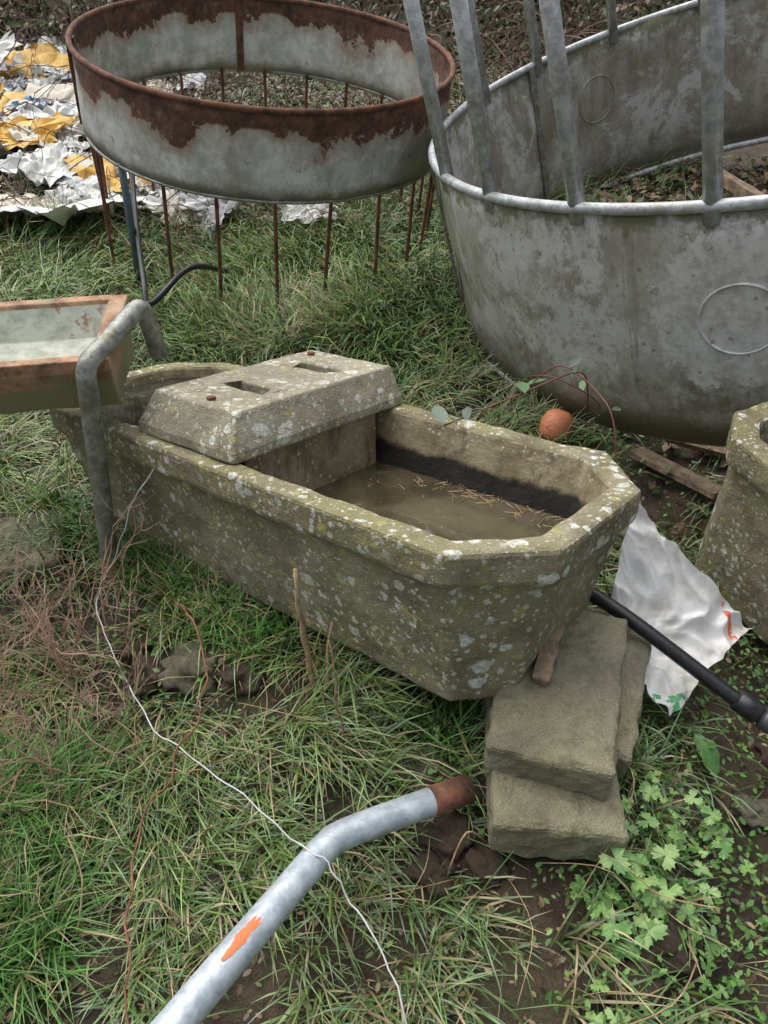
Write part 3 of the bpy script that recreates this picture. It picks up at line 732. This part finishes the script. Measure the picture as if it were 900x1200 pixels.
def strapleaf(b,t,w,mat,name):
    b=Vector(b);t=Vector(t);s=(t-b).cross(Vector((0,0,1))).normalized();V=[];F=[]
    for i in range(11):
        k=i/10;q=b.lerp(t,k)+Vector((0,0,.02*math.sin(k*3.14)));ww=w*math.sin(math.pi*min(k*.9+.08,1))**.7
        V+=[q-s*ww+Vector((0,0,.006+.004*math.sin(i*2))),q,q+s*ww+Vector((0,0,.006+.004*math.cos(i*2)))]
    for i in range(10):
        for j in range(2): F.append((i*3+j,i*3+j+1,i*3+j+4,i*3+j+3))
    return mesh_obj(name,V,F,[mat],None,smooth=True)
DK=m_plain("dock_leaf",(.10,.23,.055),(.07,.16,.045),.4,sc=60)
g=float(gh(.8,.95))
strapleaf((.80,.90,g+.02),(.765,.985,g+.06),.026,DK,"dock_leaf")
parts=[tube_data(smooth_path(p,6),r,5) for p,r in [([(.15,1.53,.665),(.35,1.62,.70),(.53,1.76,.68),(.64,1.98,.48),(.70,2.1,.25)],.0024),([(.47,2.0,.50),(.53,1.93,.60),(.60,1.80,.60),(.64,1.68,.55),(.66,1.55,.3)],.0026),([(.70,2.1,.25),(.66,1.9,.48),(.50,1.86,.60),(.44,1.95,.55)],.002)]]
e=empty("bramble");v,f=merge(parts);mesh_obj("stems",v,f,[m_plain("bramble_stem",(.22,.07,.06),(.12,.05,.04),.5)],e,smooth=True)
P=np.array([(.17,1.52,.69),(.14,1.56,.68),(.21,1.55,.69),(.36,1.64,.71),(.52,1.75,.69),(.48,2.0,.5),(.56,1.9,.63),(.64,1.7,.6),(.62,1.98,.5)])
leafcloud("leaves",P,.06,cmix([(.06,.13,.05),(.09,.17,.06),(.07,.10,.07)]),parent=e)
x=RNG.normal(.90,.12,60);y=RNG.normal(2.0,.2,60)
leafcloud("ivy_leaves",np.stack([x,y,gh(x,y)+RNG.uniform(.02,.10,60)],-1),.05,cmix([(.06,.12,.04),(.09,.16,.05),(.13,.09,.05)]))

# ---------------------------------------------------------------- hedge, background brambles
parts=[]
def arc(x,y,l,h,r):
    a=random.uniform(0,6.28);z=float(gh(x,y));P=[]
    for i in range(7):
        t=i/6;P.append((x+math.cos(a)*l*t+random.gauss(0,.03),y+math.sin(a)*l*t+random.gauss(0,.03),z+h*4*t*(1-t*.85)*.5+random.gauss(0,.02)))
    parts.append(tube_data(smooth_path(P,2),r,3,cap=False))
for i in range(1200):
    x=random.uniform(-8,7);y=random.uniform(8.6,13);arc(x,y,random.uniform(.5,1.8),random.uniform(.3,1.3),random.uniform(.003,.008))
for i in range(330):
    y=random.uniform(4.2,9);x=random.uniform(-.56*y,-.12*y);arc(x,y,random.uniform(.3,1.1),random.uniform(.15,.6),random.uniform(.002,.004))
for i in range(220):
    y=random.uniform(5.4,9);x=random.uniform(-.12*y,.4*y);arc(x,y,random.uniform(.3,1.1),random.uniform(.15,.8),random.uniform(.002,.005))
for i in range(120):
    a=random.uniform(0,6.28);r=random.uniform(0,1.3);arc(1.88+r*math.cos(a),3.31+r*math.sin(a),random.uniform(.2,.6),random.uniform(.05,.3),random.uniform(.002,.004))
v,f=merge(parts);e=empty("hedge");mesh_obj("twigs",v,f,[m_plain("hedge_twig",(.20,.13,.09),(.09,.055,.04),.8,sc=4)],e)
n=48000;x=RNG.uniform(-9,8,n);y=8.7+4.8*RNG.uniform(0,1,n);cl=pat(x,y,2.5,91);z=gh(x,y)+RNG.uniform(0,1,n)**1.3*(.9+.5*cl)
z=np.maximum(z,gh(x,y)+.01)
leafcloud("leaves",np.stack([x,y,z],-1),.075,cmix([(.07,.05,.03),(.12,.085,.05),(.045,.085,.028),(.06,.12,.03),(.09,.15,.04),(.14,.11,.06)],.5),parent=e,flat=.9)
n=20000;y=RNG.uniform(4.4,9.2,n);x=RNG.uniform(-.6,.6,n)*y;s=(x<-.12*y)|(y>5.6);x,y=x[s],y[s]
leafcloud("undergrowth",np.stack([x,y,gh(x,y)+RNG.uniform(0,.12,len(x))],-1),.055,cmix([(.15,.10,.065),(.09,.06,.04),(.08,.12,.035),(.22,.17,.10)],.4),flat=.6)
tube("black_hose",smooth_path([(-1.45,4.6,.5),(-1.28,3.9,.45),(-1.16,3.4,.2),(-1.05,3.1,.22),(-.9,3.3,.3),(-.8,3.6,.15)],6),.014,BLACKP)

# ---------------------------------------------------------------- light, camera
w=bpy.data.worlds.new("World");scene.world=w;w.use_nodes=True;nt=w.node_tree
sky=nt.nodes.new("ShaderNodeTexSky");sky.sky_type='NISHITA';sky.sun_disc=False
sky.sun_elevation=math.radians(62);sky.sun_rotation=math.radians(-35)
sky.dust_density=5.;sky.air_density=1.0
hs=nt.nodes.new("ShaderNodeHueSaturation");hs.inputs["Saturation"].default_value=.42;nt.links.new(sky.outputs[0],hs.inputs["Color"])
bg=nt.nodes["Background"];bg.inputs[1].default_value=.15;nt.links.new(hs.outputs[0],bg.inputs[0])
sd=bpy.data.lights.new("sun",'SUN');sd.energy=3.0;sd.angle=math.radians(85);sd.color=(1,.98,.95)
so=bpy.data.objects.new("sun",sd);col.objects.link(so)
el,rt=math.radians(62),math.radians(-35)
dv=Vector((math.sin(rt)*math.cos(el),math.cos(rt)*math.cos(el),math.sin(el)))
so.rotation_mode='QUATERNION';so.rotation_quaternion=dv.to_track_quat('Z','Y')
cd=bpy.data.cameras.new("camera");cd.sensor_fit='VERTICAL';cd.sensor_height=36;cd.lens=36*866/1200;cd.clip_start=.02;cd.clip_end=500
co=bpy.data.objects.new("camera",cd);co.location=(0,0,1.75);co.rotation_euler=(math.radians(48),0,0);col.objects.link(co);scene.camera=co
scene.view_settings.view_transform='Standard';scene.view_settings.look='None';scene.view_settings.exposure=0
